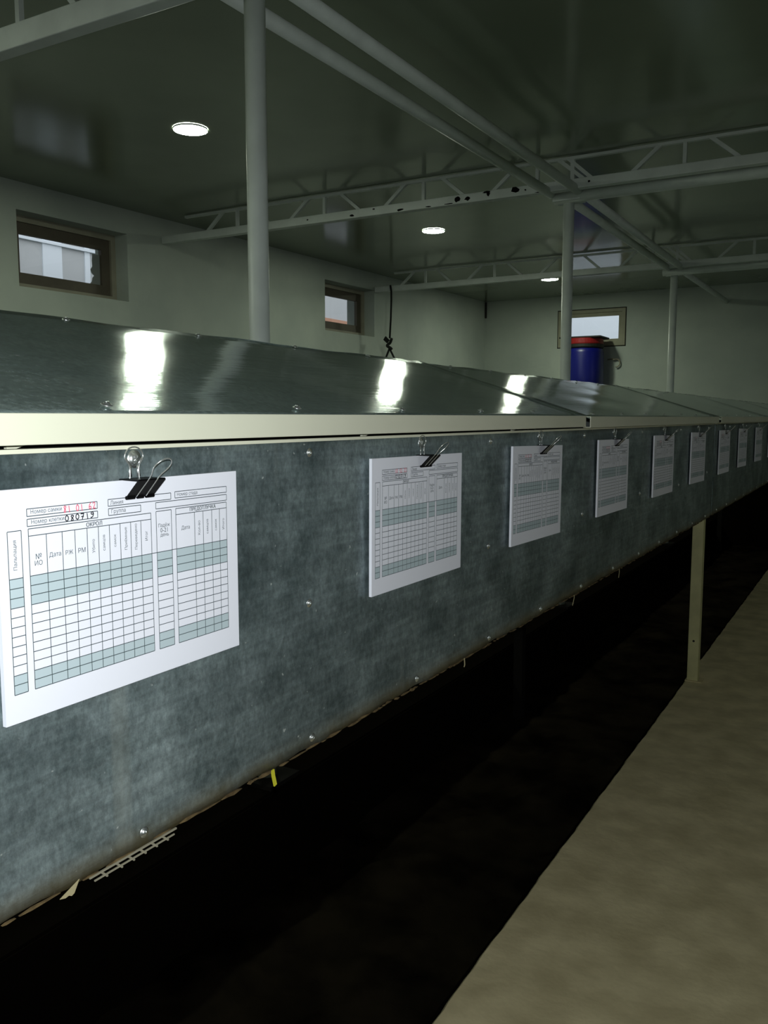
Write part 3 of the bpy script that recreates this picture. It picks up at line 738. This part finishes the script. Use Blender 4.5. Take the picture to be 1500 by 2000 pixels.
bm = nb(); add_lathe(bm, [(R_ * .95, ZD + 1.075), (R_ * .97, ZD + 1.09), (R_ * .97, ZD + 1.17), (R_ * .95, ZD + 1.18)], DX, DY, 40); obj('red_lid', bm, M['red'], dr, (DX, DY, ZD), smooth=False)
bm = nb(); add_box(bm, DX - .40, DX + .40, DY - .30, DY + .30, ZD + 1.18, ZD + 1.215); obj('cover_board', bm, M['black'], dr, (DX, DY, ZD), bevel=0.01)
# wall hook right of the drum
bm = nb()
pts = [(-4.60, YB - .02, 1.10), (-4.50, YB - .05, 1.11)] + [(-4.43 + .07 * math.cos(a), YB - .05, 1.03 + .075 * math.sin(a)) for a in [math.radians(d) for d in range(130, -120, -25)]]
add_tube(bm, pts, .013, 8); tag(obj('wire_loop', bm, M['wire'], None, (-4.45, YB - .03, 1.05), smooth=True), 'small bent wire loop on the back wall right of the blue drum', 'wire')
# dark conduit stub in the far corner
bm = nb(); add_beam(bm, (-7.14, YB - .02, 2.02), (-7.14, YB - .02, 2.34), .03, .03, (0, 1, 0)); tag(obj('pipe_stub', bm, M['gap'], None, (-7.14, YB - .02, 2.2)), 'short dark pipe stub in the far corner under the ceiling', 'pipe')

# ---------------------------------------------------------------- hanging cord
rp = thing('hanging_cord', 'black cord with a knot hanging from the far truss near the left wall', 'rope', (-7.02, 12.42, 2.05))
ro = (-7.02, 12.42, 2.05)
bm = nb(); add_tube(bm, [(-7.02, 12.44, 2.13), (-7.00, 12.435, 2.03), (-6.99, 12.42, 1.9), (-7.0, 12.42, 1.6), (-7.02, 12.42, 1.28)], .016, 8); obj('cord', bm, M['rope'], rp, ro, smooth=True)
bm = nb()
add_tube(bm, [(-7.02 + .035 * math.cos(a) - .012 * math.sin(2 * a), 12.42 + .03 * math.sin(a), 1.27 - .028 * a) for a in [i * .5 for i in range(13)]], .024, 8)
add_tube(bm, [(-7.04, 12.42, 1.24), (-7.10, 12.42, 1.30), (-7.12, 12.42, 1.27), (-7.06, 12.42, 1.22)], .022, 8); obj('knot', bm, M['rope'], rp, ro, smooth=True)
for (x1, x2) in ((-7.10, -7.13), (-6.93, -6.90)):
    bm = nb(); add_tube(bm, [(-7.025, 12.42, 1.12), (x1, 12.42, .95), (x2, 12.42, .70), (x2 * .5 - 7.02 * .5, 12.42, .35), (-7.02, 12.42, .30)], .017, 8); obj('strand', bm, M['rope'], rp, ro, smooth=True)
bm = nb(); add_lathe(bm, [(.02, -.05), (.16, -.05), (.20, .12), (.17, .26), (.05, .31)], -7.02, 12.42, 20); obj('weight', bm, M['black'], rp, ro, smooth=True)

# ---------------------------------------------------------------- straw and scraps on the lower edge of the cages
def scrap(name, pts, wd, m, label, cat='straw'):
    bm = nb()
    for a, b in zip(pts, pts[1:]): add_beam(bm, a, b, wd, wd * .35, (1, 0, 0))
    tag(obj(name, bm, m, None, tuple(pts[0])), label, cat, 'scraps caught under the cage front')
scrap('straw', [(-.997, 1.298, -.688), (-.997, 1.300, -.700), (-.997, 1.306, -.722)], .008, M['straw'], 'bright yellow straw hanging below the zinc front, between the first and second sheet')
scrap('straw', [(-.997, 2.200, -.686), (-.996, 2.201, -.705), (-.997, 2.199, -.712)], .004, M['drystraw'], 'short pale straw under the zinc front below the second sheet')
scrap('straw', [(-.997, 3.226, -.688), (-.996, 3.222, -.700), (-.997, 3.206, -.726)], .004, M['drystraw'], 'thin bent pale straw hanging below the third sheet')
scrap('straw', [(-.997, 3.895, -.688), (-.996, 3.893, -.705), (-.997, 3.888, -.728)], .004, M['drystraw'], 'straight pale straw hanging below the fourth sheet')
bm = nb(); add_poly_prism(bm, [(.826, -.683), (.800, -.693), (.790, -.697), (.800, -.700), (.806, -.699), (.811, -.702), (.816, -.700)], 'x', -.9975, -.9965)
tag(obj('peeled_scrap', bm, M['drystraw'], None, (-.997, .81, -.69)), 'pale triangular scrap stuck to the zinc lower edge at bottom left', 'scrap', 'scraps caught under the cage front')
bm = nb(); add_beam(bm, (-.997, .845, -.6915), (-.997, 1.03, -.6915), .0028, .0028); add_beam(bm, (-.992, .85, -.6965), (-.992, 1.02, -.6965), .0022, .0022)
for k in (.87, .90, .925, .950, .975, 1.0): add_beam(bm, (-.999, k, -.6945), (-.986, k, -.6965), .0024, .0024)
tag(obj('mesh_strip', bm, M['wire'], None, (-.99, .93, -.696)), 'strip of welded wire mesh poking out under the near end of the zinc front', 'wire mesh')
